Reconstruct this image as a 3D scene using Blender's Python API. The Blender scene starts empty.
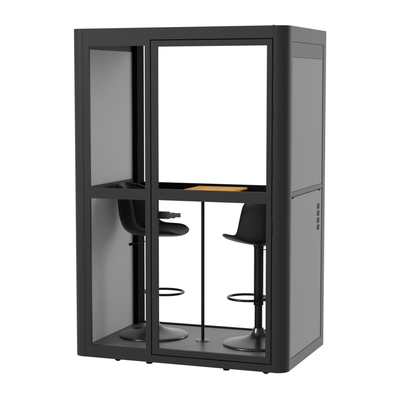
import bpy, bmesh, math, random
from mathutils import Vector, Matrix

scene = bpy.context.scene
C = bpy.data.collections.new('studio')
scene.collection.children.link(C)

# ------------------------------------------------------------------ materials
def mat(name, base, rough=0.5, spec=0.5, noise=None, bump=None, metallic=0.0):
    """Principled material; noise=(scale, amount, stretch xyz) varies the tone, bump=(scale, strength, distance)."""
    m = bpy.data.materials.new(name); m.use_nodes = True
    nt = m.node_tree; N = nt.nodes; L = nt.links
    b = N['Principled BSDF']
    b.inputs['Base Color'].default_value = (*base, 1)
    b.inputs['Roughness'].default_value = rough
    b.inputs['Specular IOR Level'].default_value = spec
    b.inputs['Metallic'].default_value = metallic
    tc = N.new('ShaderNodeTexCoord')
    if noise:
        sc, amt, st = noise
        mp = N.new('ShaderNodeMapping'); mp.inputs['Scale'].default_value = st
        L.new(tc.outputs['Object'], mp.inputs['Vector'])
        n = N.new('ShaderNodeTexNoise'); n.inputs['Scale'].default_value = sc; n.inputs['Detail'].default_value = 4
        L.new(mp.outputs['Vector'], n.inputs['Vector'])
        r = N.new('ShaderNodeValToRGB')
        lo = [c*(1-amt) for c in base]; hi = [min(1, c*(1+amt)) for c in base]
        r.color_ramp.elements[0].position = 0.3; r.color_ramp.elements[0].color = (*lo, 1)
        r.color_ramp.elements[1].position = 0.7; r.color_ramp.elements[1].color = (*hi, 1)
        L.new(n.outputs['Fac'], r.inputs['Fac']); L.new(r.outputs['Color'], b.inputs['Base Color'])
    if bump:
        n2 = N.new('ShaderNodeTexNoise'); n2.inputs['Scale'].default_value = bump[0]; n2.inputs['Detail'].default_value = 3
        L.new(tc.outputs['Object'], n2.inputs['Vector'])
        bp = N.new('ShaderNodeBump'); bp.inputs['Strength'].default_value = bump[1]; bp.inputs['Distance'].default_value = bump[2]
        L.new(n2.outputs['Fac'], bp.inputs['Height']); L.new(bp.outputs['Normal'], b.inputs['Normal'])
    return m

M = {}
M['frame'] = mat('black_powder_coat', (0.0086, 0.0086, 0.0088), 0.55, 0.12, (9, 0.06, (1, 1, 1)), (900, 0.08, 0.0006))
M['frame_in'] = mat('black_inner_profile', (0.0028, 0.0028, 0.003), 0.8, 0.03)
M['rubber'] = mat('black_rubber', (0.004, 0.004, 0.004), 0.8, 0.04)
M['side'] = mat('grey_painted_side', (0.115, 0.115, 0.116), 0.8, 0.06, (5, 0.03, (1, 1, 1)), (700, 0.05, 0.0006))
M['felt'] = mat('grey_felt', (0.183, 0.183, 0.184), 0.95, 0.04, (260, 0.09, (1, 1, 1)), (420, 0.3, 0.0012))
M['felt_in'] = mat('grey_acoustic_felt', (0.335, 0.335, 0.337), 0.95, 0.04, (230, 0.10, (1, 1, 1)), (420, 0.35, 0.0015))
M['carpet'] = mat('dark_grey_floor', (0.042, 0.042, 0.0425), 0.38, 0.45, (90, 0.2, (1, 1, 1)), (500, 0.06, 0.001))
M['shell'] = mat('black_moulded_plastic', (0.0035, 0.0035, 0.0036), 0.42, 0.16, (14, 0.15, (1, 1, 1)))
M['steel'] = mat('black_enamelled_steel', (0.002, 0.002, 0.0021), 0.25, 0.2)
M['base'] = mat('black_satin_base', (0.006, 0.006, 0.0062), 0.24, 0.5)
M['handle'] = mat('dark_grey_handle', (0.02, 0.02, 0.0205), 0.4, 0.2)
M['bolt'] = mat('dark_steel_bolt', (0.22, 0.22, 0.22), 0.4, 0.3)

M['vent'] = mat('dark_grey_vent_mesh', (0.042, 0.042, 0.0425), 0.8, 0.05, (600, 0.4, (1, 1, 1)))

def wood():
    m = bpy.data.materials.new('light_oak'); m.use_nodes = True
    N = m.node_tree.nodes; L = m.node_tree.links; b = N['Principled BSDF']
    tc = N.new('ShaderNodeTexCoord'); mp = N.new('ShaderNodeMapping'); mp.inputs['Scale'].default_value = (22, 2.2, 22)
    L.new(tc.outputs['Object'], mp.inputs['Vector'])
    n = N.new('ShaderNodeTexNoise'); n.inputs['Scale'].default_value = 1.6; n.inputs['Detail'].default_value = 7; n.inputs['Distortion'].default_value = 0.6
    L.new(mp.outputs['Vector'], n.inputs['Vector'])
    r = N.new('ShaderNodeValToRGB')
    r.color_ramp.elements[0].position = 0.28; r.color_ramp.elements[0].color = (0.42, 0.175, 0.019, 1)
    r.color_ramp.elements[1].position = 0.72; r.color_ramp.elements[1].color = (0.67, 0.335, 0.047, 1)
    L.new(n.outputs['Fac'], r.inputs['Fac']); L.new(r.outputs['Color'], b.inputs['Base Color'])
    b.inputs['Roughness'].default_value = 0.65; b.inputs['Specular IOR Level'].default_value = 0.08
    return m
M['wood'] = wood()

def glass():
    """Clear anti-reflective sheet: lets light straight through, with a faint mirror share."""
    m = bpy.data.materials.new('clear_glass'); m.use_nodes = True
    N = m.node_tree.nodes; L = m.node_tree.links; N.clear()
    o = N.new('ShaderNodeOutputMaterial'); mx = N.new('ShaderNodeMixShader')
    t = N.new('ShaderNodeBsdfTransparent'); g = N.new('ShaderNodeBsdfGlossy'); g.inputs['Roughness'].default_value = 0.02
    t.inputs['Color'].default_value = (0.985, 0.988, 0.986, 1)
    lw = N.new('ShaderNodeLayerWeight'); lw.inputs['Blend'].default_value = 0.5
    pw = N.new('ShaderNodeMath'); pw.operation = 'POWER'; pw.inputs[1].default_value = 5
    ml = N.new('ShaderNodeMath'); ml.operation = 'MULTIPLY_ADD'; ml.inputs[1].default_value = 0.3; ml.inputs[2].default_value = 0.0
    L.new(lw.outputs['Facing'], pw.inputs[0]); L.new(pw.outputs[0], ml.inputs[0])
    L.new(ml.outputs[0], mx.inputs['Fac']); L.new(t.outputs[0], mx.inputs[1]); L.new(g.outputs[0], mx.inputs[2])
    L.new(mx.outputs[0], o.inputs['Surface'])
    return m
M['glass'] = glass()

def backlit_ground():
    """Added translucent ground: world light from below keeps it white, without contact shadow."""
    m = bpy.data.materials.new('added_backlit_white'); m.use_nodes = True
    N = m.node_tree.nodes; L = m.node_tree.links; N.clear()
    o = N.new('ShaderNodeOutputMaterial'); t = N.new('ShaderNodeBsdfTranslucent')
    t.inputs['Color'].default_value = (0.97, 0.97, 0.97, 1)
    L.new(t.outputs[0], o.inputs['Surface'])
    return m
M['backlit_ground'] = backlit_ground()

# ------------------------------------------------------------------ mesh helpers
def add_box(bm, x0, x1, y0, y1, z0, z1, bev=0.0015):
    t = bmesh.new()
    bmesh.ops.create_cube(t, size=1)
    for v in t.verts:
        v.co = Vector(((x0+x1)/2 + v.co.x*(x1-x0), (y0+y1)/2 + v.co.y*(y1-y0), (z0+z1)/2 + v.co.z*(z1-z0)))
    if bev:
        bmesh.ops.bevel(t, geom=list(t.edges), offset=min(bev, 0.45*min(x1-x0, y1-y0, z1-z0)), segments=2, profile=0.7, affect='EDGES')
    me = bpy.data.meshes.new('t'); t.to_mesh(me); t.free(); bm.from_mesh(me); bpy.data.meshes.remove(me)

def add_prism(bm, pts, z0, z1, bev=0.001):
    t = bmesh.new()
    a = [t.verts.new((x, y, z0)) for x, y in pts]; b = [t.verts.new((x, y, z1)) for x, y in pts]
    n = len(pts)
    fb = t.faces.new(list(reversed(a))); ft = t.faces.new(b)
    for i in range(n): t.faces.new((a[i], a[(i+1) % n], b[(i+1) % n], b[i]))
    bmesh.ops.recalc_face_normals(t, faces=t.faces[:])
    if bev:
        bmesh.ops.bevel(t, geom=[e for e in t.edges if e in fb.edges[:] or e in ft.edges[:]], offset=bev, segments=2, profile=0.7, affect='EDGES')
    me = bpy.data.meshes.new('t'); t.to_mesh(me); t.free(); bm.from_mesh(me); bpy.data.meshes.remove(me)

def add_lathe(bm, prof, seg=64, axis='z', c=(0, 0, 0)):
    rings = []
    c = Vector(c)
    def P(r, h, a):
        u, v = r*math.cos(a), r*math.sin(a)
        return c + (Vector((u, v, h)) if axis == 'z' else Vector((h, u, v)) if axis == 'x' else Vector((v, h, u)))
    new = []
    for r, h in prof:
        if r < 1e-6: rings.append([bm.verts.new(P(0, h, 0))])
        else: rings.append([bm.verts.new(P(r, h, 2*math.pi*i/seg)) for i in range(seg)])
    for A, B in zip(rings, rings[1:]):
        for i in range(seg):
            j = (i+1) % seg
            if len(A) == 1 and len(B) == 1: continue
            if len(A) == 1: new.append(bm.faces.new((A[0], B[j], B[i])))
            elif len(B) == 1: new.append(bm.faces.new((A[i], A[j], B[0])))
            else: new.append(bm.faces.new((A[i], A[j], B[j], B[i])))
    bmesh.ops.recalc_face_normals(bm, faces=new)

def add_tube(bm, path, r, seg=14, closed=False):
    path = [Vector(p) for p in path]; n = len(path); rings = []
    for i, p in enumerate(path):
        a = path[(i-1) % n] if (closed or i) else p
        b = path[(i+1) % n] if (closed or i < n-1) else p
        d = (b-a).normalized()
        s = d.cross(Vector((0, 0, 1)))
        if s.length < 1e-4: s = d.cross(Vector((1, 0, 0)))
        s.normalize(); t = s.cross(d).normalized()
        rings.append([bm.verts.new(p + s*r*math.cos(k*2*math.pi/seg) + t*r*math.sin(k*2*math.pi/seg)) for k in range(seg)])
    new = []
    for i in range(n if closed else n-1):
        A, B = rings[i], rings[(i+1) % n]
        for k in range(seg): new.append(bm.faces.new((A[k], A[(k+1) % seg], B[(k+1) % seg], B[k])))
    if not closed:
        new.append(bm.faces.new(rings[0])); new.append(bm.faces.new(rings[-1]))
    bmesh.ops.recalc_face_normals(bm, faces=new)

def obj(name, bm, m, parent=None, smooth=35, loc=None):
    me = bpy.data.meshes.new(name)
    off = Vector((0, 0, 0))
    p = parent
    while p is not None:
        off += p.location; p = p.parent
    for v in bm.verts: v.co -= off
    bm.to_mesh(me); bm.free()
    o = bpy.data.objects.new(name, me); C.objects.link(o)
    me.materials.append(m)
    if smooth:
        me.shade_smooth()
        me.set_sharp_from_angle(angle=math.radians(smooth))
    if parent: o.parent = parent
    return o

def box(name, m, parent, *d, bev=0.0015):
    bm = bmesh.new(); add_box(bm, *d, bev=bev); return obj(name, bm, m, parent, smooth=0)

def boxes(name, m, parent, ds, bev=0.0015):
    bm = bmesh.new()
    for d in ds: add_box(bm, *d, bev=bev)
    return obj(name, bm, m, parent, smooth=0)

def lattice(name, m, parent, xs, zs, filled, y0, y1, bev=0.0012):
    """One continuous flat frame in the x-z plane: filled(i, j) says which cells are solid."""
    bm = bmesh.new(); V = {}
    def v(i, j, y):
        k = (i, j, y)
        if k not in V: V[k] = bm.verts.new((xs[i], y, zs[j]))
        return V[k]
    nx, nz = len(xs)-1, len(zs)-1
    F = lambda i, j: 0 <= i < nx and 0 <= j < nz and filled(i, j)
    for i in range(nx):
        for j in range(nz):
            if not F(i, j): continue
            bm.faces.new((v(i, j, y0), v(i+1, j, y0), v(i+1, j+1, y0), v(i, j+1, y0)))
            bm.faces.new((v(i, j+1, y1), v(i+1, j+1, y1), v(i+1, j, y1), v(i, j, y1)))
            for (di, dj), (p, q) in (((-1, 0), ((i, j), (i, j+1))), ((1, 0), ((i+1, j+1), (i+1, j))), ((0, -1), ((i+1, j), (i, j))), ((0, 1), ((i, j+1), (i+1, j+1)))):
                if not F(i+di, j+dj): bm.faces.new((v(*p, y0), v(*q, y0), v(*q, y1), v(*p, y1)))
    bmesh.ops.recalc_face_normals(bm, faces=bm.faces[:])
    ed = [e for e in bm.edges if len(e.link_faces) == 2 and e.calc_face_angle(0) > 0.5]
    bmesh.ops.bevel(bm, geom=ed, offset=bev, segments=2, profile=0.7, affect='EDGES')
    return obj(name, bm, m, parent, smooth=0)

def thing(name, label, cat, loc, group=None):
    o = bpy.data.objects.new(name, None); C.objects.link(o)
    o.location = loc; o.empty_display_size = 0.1
    o['label'] = label; o['category'] = cat
    if group: o['group'] = group
    return o

# ------------------------------------------------------------------ sizes (metres)
W, D, H = 1.470, 0.934, 2.200
GZ = -0.032                      # added see-through-lit white sheet under the castors
FZ = 0.073                       # booth floor
SW = 0.060                       # side wall thickness
LX = -0.033                      # outer face of the left end
R = 0.078                        # rounded front corners

# ------------------------------------------------------------------ setting
bm = bmesh.new()
bmesh.ops.create_circle(bm, cap_ends=True, segments=96, radius=30)
for v in bm.verts: v.co += Vector((W/2, D/2, GZ))
g = obj('ground', bm, M['backlit_ground'], None, smooth=0); g['kind'] = 'structure'  # added sheet that passes world light up, so no shadow shows under the booth

# ------------------------------------------------------------------ the booth
booth = thing('office_booth', 'black framed two person office booth with glass front and grey side walls', 'booth', (W/2, D/2, GZ))

def corner_pts(x_out, x_in, y_in, r):
    s = 1 if x_in > x_out else -1
    cx, cy = x_out + s*r, r
    arc = [(cx - s*r*math.cos(a), cy - r*math.sin(a)) for a in [math.pi/2*i/20 for i in range(21)]]
    return [(x_out, y_in)] + arc + [(x_in, 0.0), (x_in, y_in)]

for xo, xi in ((LX, 0.0585), (W, 1.3735)):
    bm = bmesh.new(); add_prism(bm, corner_pts(xo, xi, R, R), 0.0, H, bev=0)
    obj('corner_post', bm, M['frame'], booth)
lattice('front_frame', M['frame'], booth, [0.0605, 0.1035, 0.5035, 0.5415, 1.3730],
        [0.0, 0.0490, 0.0850, 1.0785, 1.1490, 2.0830, 2.1215, H],
        lambda i, j: (i in (0, 2)) or (i == 1 and j in (0, 1, 3, 5, 6)) or (i == 3 and j in (0, 6)), 0.0, 0.022)
box('top_rail', M['frame'], booth, 0.0605, 1.373, 0.0225, 0.0755, 2.1215, H-0.001)
box('bottom_rail', M['frame'], booth, 0.0605, 1.373, 0.0225, 0.0755, 0.001, 0.0490)
box('mullion', M['frame'], booth, 0.5040, 0.5410, 0.0225, 0.060, 0.0495, 2.1210)
# door stop strips behind the shadow gap
boxes('door_stop', M['frame_in'], booth, [(0.5420, 0.562, 0.050, 0.070, 0.0495, 2.121), (1.353, 1.3730, 0.050, 0.070, 0.0495, 2.121),
      (0.5622, 1.3528, 0.050, 0.070, 2.096, 2.121), (0.5622, 1.3528, 0.050, 0.070, 0.0495, 0.075)], bev=0)

# fixed glass left of the door
box('glass_pane', M['glass'], booth, 0.098, 0.510, 0.008, 0.016, 1.140, 2.090, bev=0)
box('glass_pane', M['glass'], booth, 0.098, 0.510, 0.008, 0.016, 0.080, 1.088, bev=0)

# door
DX0, DX1, DZ0, DZ1 = 0.5475, 1.3670, 0.0555, 2.1155
door = lattice('door', M['frame'], booth, [DX0, 0.590, 1.332, DX1], [DZ0, 0.0955, 1.0815, 1.1545, 2.0765, DZ1],
               lambda i, j: i in (0, 2) or j in (0, 2, 4), 0.002, 0.026)
box('glass_pane', M['glass'], door, 0.582, 1.341, 0.011, 0.019, 1.146, 2.086, bev=0)
box('glass_pane', M['glass'], door, 0.582, 1.341, 0.011, 0.019, 0.087, 1.090, bev=0)
for z0, z1 in ((1.885, 1.985), (1.598, 1.692), (1.248, 1.348), (0.880, 0.985)):
    bm = bmesh.new(); add_lathe(bm, [(0, z0), (0.0056, z0), (0.0064, z0+0.002), (0.0064, z1-0.002), (0.0056, z1), (0, z1)], 20, 'z', (1.3715, 0.0035, 0))
    obj('hinge', bm, M['rubber'], door)
bm = bmesh.new()
add_box(bm, 0.549, 0.587, 0.0265, 0.036, 0.925, 1.030, bev=0.004)          # rose plate on the stile
add_lathe(bm, [(0, 0.035), (0.011, 0.035), (0.011, 0.064), (0, 0.064)], 20, 'y', (0.570, 0, 0.977))
add_box(bm, 0.556, 0.645, 0.0625, 0.086, 0.952, 1.0005, bev=0.004)
add_box(bm, 0.6425, 0.684, 0.0635, 0.084, 0.9585, 0.9945, bev=0.003)
add_box(bm, 0.682, 0.7215, 0.0645, 0.082, 0.9660, 0.9935, bev=0.003)
obj('handle', bm, M['handle'], door)

# grey side walls: shell, recessed felt, slots
def side_wall(xo, s, SW):
    """xo = outer face, s = +1 when the inside lies towards +x."""
    def X(a, b):
        p, q = xo + s*a, xo + s*b
        return (min(p, q), max(p, q))
    y0, y1 = R+0.0006, D
    w = boxes('side_wall', M['side'], booth, [
        (*X(0, SW-0.004), y0, 0.1065, 0.0, H), (*X(0, SW-0.004), 0.8660, y1, 0.0, H),
        (*X(0, SW-0.004), 0.1066, 0.8659, 2.1025, H), (*X(0, SW-0.004), 0.1066, 0.8659, 0.0, 0.0700),
        (*X(0.003, SW-0.010), 0.1085, 0.8560, 2.0060, 2.1005), (*X(0.001, SW-0.010), 0.1085, 0.8560, 1.1205, 1.1495)], bev=0.001)
    box('core', M['frame_in'], w, *X(0.020, SW-0.008), 0.1068, 0.8657, 0.0702, 2.1023, bev=0)
    box('felt_panel', M['felt'], w, *X(0.0045, 0.0195), 0.1085, 0.8560, 1.1515, 2.0045)
    box('felt_panel', M['felt'], w, *X(0.0045, 0.0195), 0.1085, 0.8560, 0.0730, 1.1145)
    for ya in (0.124, 0.775):
        bm = bmesh.new(); add_box(bm, *X(0.0025, 0.010), ya, ya+0.040, 1.1065, 1.1190, bev=0.003); obj('slot_end', bm, M['rubber'], w)
    for k in range(4):
        z = 1.000 - 0.0485*k
        b2 = boxes('vent', M['vent'], w, [(*X(0.0030, 0.008), 0.742, 0.806, z-0.0185, z+0.0185)], bev=0.003)
    # lining seen from inside
    box('lining', M['felt_in'], w, *X(SW-0.0035, SW), 0.0762, 0.809, 1.1502, 2.0665, bev=0.001)
    box('lining', M['felt_in'], w, *X(SW-0.0035, SW), 0.0762, 0.809, FZ+0.001, 1.0795, bev=0.001)
    box('inner_rail', M['frame'], w, *X(SW-0.0035, SW+0.010), 0.0762, 0.809, 1.0800, 1.1500)
    box('inner_rail', M['frame'], w, *X(SW-0.0035, SW+0.003), 0.0762, 0.809, 2.0672, 2.1240)
    return w
side_wall(LX, 1, SW-LX)
side_wall(W, -1, SW)

# back frame and glass
box('back_post', M['frame_in'], booth, SW+0.0005, 0.0985, 0.8100, D-0.001, 0.0, H)
box('back_post', M['frame_in'], booth, W-0.0985, W-SW-0.0005, 0.8100, D-0.001, 0.0, H)
box('back_top_rail', M['frame_in'], booth, 0.099, W-0.099, 0.885, D-0.001, 2.125, H)
box('back_bottom_rail', M['frame_in'], booth, 0.099, W-0.099, 0.885, D-0.001, 0.0, 0.0775)
box('back_middle_rail', M['frame_in'], booth, 0.099, W-0.099, 0.890, D-0.004, 1.045, 1.1195)
box('glass_pane', M['glass'], booth, 0.090, W-0.090, 0.906, 0.914, 1.112, 2.133, bev=0)
box('glass_pane', M['glass'], booth, 0.090, W-0.090, 0.906, 0.914, 0.070, 1.052, bev=0)

box('roof', M['frame'], booth, SW+0.001, W-SW-0.001, 0.0762, 0.8845, 2.1250, H-0.004)
box('floor_panel', M['carpet'], booth, SW+0.0008, W-SW-0.0008, 0.0762, 0.8845, 0.030, FZ, bev=0.001)
bm = bmesh.new(); add_lathe(bm, [(0, H+0.007), (0.006, H+0.0066), (0.011, H+0.004), (0.012, H-0.001), (0, H-0.001)], 20, 'z', (1.362, 0.040, 0))
obj('bolt', bm, M['bolt'], booth)

# castors and levelling feet under the booth
for x, y in ((0.262, 0.085), (1.312, 0.085), (0.262, 0.850), (1.312, 0.850)):
    bm = bmesh.new()
    add_lathe(bm, [(0, -0.011), (0.020, -0.011), (0.0255, -0.008), (0.027, -0.003), (0.027, 0.003), (0.0255, 0.008), (0.020, 0.011), (0, 0.011)], 36, 'y', (x, y, GZ+0.027))
    ca = obj('caster', bm, M['rubber'], booth)
    bm = bmesh.new(); add_lathe(bm, [(0, -0.015), (0.006, -0.015), (0.008, -0.0135), (0.008, 0.0135), (0.006, 0.015), (0, 0.015)], 18, 'y', (x, y, GZ+0.027))
    obj('axle', bm, M['bolt'], ca)
for x, y in ((0.487, 0.10), (1.035, 0.10), (0.487, 0.84), (1.035, 0.84)):
    bm = bmesh.new()
    add_lathe(bm, [(0, GZ), (0.021, GZ), (0.022, GZ+0.002), (0.022, GZ+0.010), (0.020, GZ+0.012), (0.010, GZ+0.013), (0.010, 0.004), (0, 0.004)], 28, 'z', (x, y, 0))
    obj('foot', bm, M['rubber'], booth)

# ------------------------------------------------------------------ the table
table = thing('table', 'narrow light oak table top on a thin black pole between the stools', 'table', (0.742, 0.444, FZ))
box('tabletop', M['wood'], table, 0.560, 0.926, 0.060, 0.855, 1.094, 1.107, bev=0.0015)
bm = bmesh.new(); add_lathe(bm, [(0, FZ+0.005), (0.0115, FZ+0.005), (0.0115, 1.086), (0, 1.086)], 28, 'z', (0.742, 0.444, 0)); obj('leg', bm, M['steel'], table)
bm = bmesh.new(); add_lathe(bm, [(0, FZ), (0.050, FZ), (0.051, FZ+0.002), (0.050, FZ+0.004), (0.018, FZ+0.006), (0.0118, FZ+0.010), (0, FZ+0.010)], 48, 'z', (0.742, 0.444, 0)); obj('foot_plate', bm, M['base'], table)
bm = bmesh.new(); add_box(bm, 0.682, 0.802, 0.384, 0.504, 1.086, 1.0935); obj('mounting_plate', bm, M['steel'], table)

# ------------------------------------------------------------------ the stools
def catmull(P, n):
    out = []
    for i in range(len(P)-1):
        p0, p1, p2, p3 = P[max(i-1, 0)], P[i], P[i+1], P[min(i+2, len(P)-1)]
        for k in range(n):
            t = k/n
            out.append([0.5*((2*b)+(-a+c)*t+(2*a-5*b+4*c-d)*t*t+(-a+3*b-3*c+d)*t**3) for a, b, c, d in zip(p0, p1, p2, p3)])
    out.append(list(P[-1])); return out

def make_stool(loc, label):
    t = thing('bar_stool', label, 'bar stool', loc, 'bar stools inside the booth')
    ox, oy, oz = loc
    def L(bm): 
        for v in bm.verts: v.co += Vector(loc)
        return bm
    # bucket shell: centre line x, z | rim x, z | half width
    key = [(0.229, 0.735, 0.228, 0.738, 0.058), (0.223, 0.729, 0.219, 0.747, 0.108), (0.206, 0.724, 0.200, 0.759, 0.149),
           (0.173, 0.720, 0.168, 0.771, 0.180), (0.120, 0.717, 0.120, 0.777, 0.197), (0.040, 0.715, 0.055, 0.778, 0.203),
           (-0.050, 0.716, 0.002, 0.782, 0.205), (-0.130, 0.720, -0.036, 0.800, 0.205), (-0.195, 0.755, -0.052, 0.842, 0.202),
           (-0.228, 0.825, -0.064, 0.892, 0.198), (-0.240, 0.900, -0.076, 0.942, 0.193), (-0.246, 0.965, -0.090, 0.990, 0.185),
           (-0.250, 1.020, -0.122, 1.030, 0.165), (-0.252, 1.050, -0.175, 1.053, 0.128), (-0.253, 1.066, -0.232, 1.067, 0.068)]
    sec = catmull(key, 3)
    bm = bmesh.new(); nv = 25; rows = []
    for i, (x, z, rx, rz, w) in enumerate(sec):
        row = []
        for k in range(nv):
            v = -1 + 2*k/(nv-1)
            th = v*math.radians(82)
            y = w*math.sin(th)/math.sin(math.radians(82))
            q = (1-math.cos(th))/(1-math.cos(math.radians(82)))
            row.append(bm.verts.new((x+(rx-x)*q, y, z+(rz-z)*q)))
        rows.append(row)
    for A, B in zip(rows, rows[1:]):
        for k in range(nv-1): bm.faces.new((A[k], B[k], B[k+1], A[k+1]))
    bmesh.ops.recalc_face_normals(bm, faces=bm.faces[:])
    sh = obj('seat_shell', L(bm), M['shell'], t, smooth=60)
    sm = sh.modifiers.new('thickness', 'SOLIDIFY'); sm.thickness = 0.018; sm.offset = 0
    bv = sh.modifiers.new('round', 'SUBSURF'); bv.levels = 2; bv.render_levels = 2
    bm = bmesh.new(); add_lathe(bm, [(0, 0.690), (0.035, 0.690), (0.0365, 0.692), (0.0365, 0.714), (0, 0.714)], 40)
    obj('seat_mount', L(bm), M['steel'], t)
    # base, column, sleeve
    bm = bmesh.new()
    add_lathe(bm, [(0, 0.0), (0.236, 0.0), (0.2425, 0.003), (0.2435, 0.008), (0.240, 0.0125), (0.225, 0.0165), (0.19, 0.0225), (0.15, 0.030), (0.11, 0.040), (0.08, 0.052), (0.06, 0.064), (0.046, 0.080), (0.038, 0.098), (0.0355, 0.112), (0.034, 0.114), (0, 0.114)], 96)
    obj('base', L(bm), M['base'], t, smooth=50)
    bm = bmesh.new(); add_lathe(bm, [(0, 0.110), (0.0265, 0.110), (0.0265, 0.290), (0, 0.290)], 40); obj('column', L(bm), M['steel'], t)
    bm = bmesh.new(); add_lathe(bm, [(0, 0.271), (0.033, 0.271), (0.034, 0.273), (0.034, 0.292), (0.0325, 0.294), (0.0325, 0.672), (0, 0.672)], 40); obj('sleeve', L(bm), M['steel'], t)
    # footrest loop round the column
    bm = bmesh.new(); rr = 0.136; c0 = 0.082; zr = 0.313
    add_tube(bm, [(c0+rr*math.cos(a), 0.128*math.sin(a), zr) for a in [2*math.pi*i/64 for i in range(64)]], 0.0085, 14, True)
    add_box(bm, -0.060, -0.030, -0.016, 0.016, zr-0.012, zr+0.012, bev=0.003)
    obj('footrest', L(bm), M['steel'], t, smooth=60)
    # height lever
    bm = bmesh.new()
    add_tube(bm, [(-0.020, -0.020, 0.672), (-0.060, -0.075, 0.668), (-0.085, -0.110, 0.664), (-0.104, -0.145, 0.660)], 0.0032, 10)
    lv = obj('lever', L(bm), M['steel'], t)
    bm = bmesh.new(); add_tube(bm, [(-0.100, -0.138, 0.661), (-0.104, -0.145, 0.660), (-0.112, -0.160, 0.659)], 0.0095, 14)
    obj('knob', L(bm), M['rubber'], lv)
    return t

s1 = make_stool((0.354, 0.493, FZ), 'black bucket bar stool beside the grey inner wall, its seat just below the door handle')
s2 = s1.copy(); C.objects.link(s2)
s2.location = (1.136, 0.469, FZ); s2.rotation_euler.z = math.pi - math.radians(38)
s2['label'] = 'black bucket bar stool behind the hinged edge of the glass door, its back turned outward'
for ch in list(s1.children):
    c = ch.copy(); C.objects.link(c); c.parent = s2
    if ch.name.split('.')[0] == 'footrest': c.rotation_euler.z = math.radians(30)
    if ch.name.split('.')[0] in ('seat_shell', 'seat_mount', 'lever'): c.location.z -= 0.022
    for gch in list(ch.children):
        d = gch.copy(); C.objects.link(d); d.parent = c

# ------------------------------------------------------------------ light: white studio room and soft boxes
world = bpy.data.worlds.new('World'); scene.world = world; world.use_nodes = True
bg = world.node_tree.nodes['Background']; bg.inputs['Color'].default_value = (1, 1, 1, 1); bg.inputs['Strength'].default_value = 1.12

def softbox(name, loc, target, sx, sy, power):
    l = bpy.data.lights.new(name, 'AREA'); l.shape = 'RECTANGLE'; l.size = sx; l.size_y = sy; l.energy = power
    o = bpy.data.objects.new(name, l); C.objects.link(o); o.location = loc
    o.rotation_euler = (Vector(target)-Vector(loc)).to_track_quat('-Z', 'Y').to_euler()
    return o
softbox('front_softbox', (-7.2, -9.6, 6.4), (0.7, 0.4, 1.1), 4.5, 4.5, 2900)

softbox('back_softbox', (6.6, 6.4, 3.2), (0.7, 0.4, 1.0), 4.0, 4.0, 450)

# ------------------------------------------------------------------ camera
f, yaw, pitch = 1203.83, -0.3586422, -0.0960151
cam = bpy.data.cameras.new('camera'); co = bpy.data.objects.new('camera', cam); C.objects.link(co)
cam.sensor_width = 36; cam.sensor_fit = 'HORIZONTAL'; cam.lens = f/400*36
cam.clip_start = 0.1; cam.clip_end = 500
co.location = (3.59685, -7.22749, 1.83617)
fw = Vector((math.sin(yaw)*math.cos(pitch), math.cos(yaw)*math.cos(pitch), math.sin(pitch)))
co.rotation_euler = fw.to_track_quat('-Z', 'Y').to_euler()
scene.camera = co

scene.render.engine = 'CYCLES'
scene.cycles.max_bounces = 12; scene.cycles.transparent_max_bounces = 24
vs = scene.view_settings
vs.view_transform = 'Standard'; vs.look = 'None'; vs.exposure = 0; vs.gamma = 1
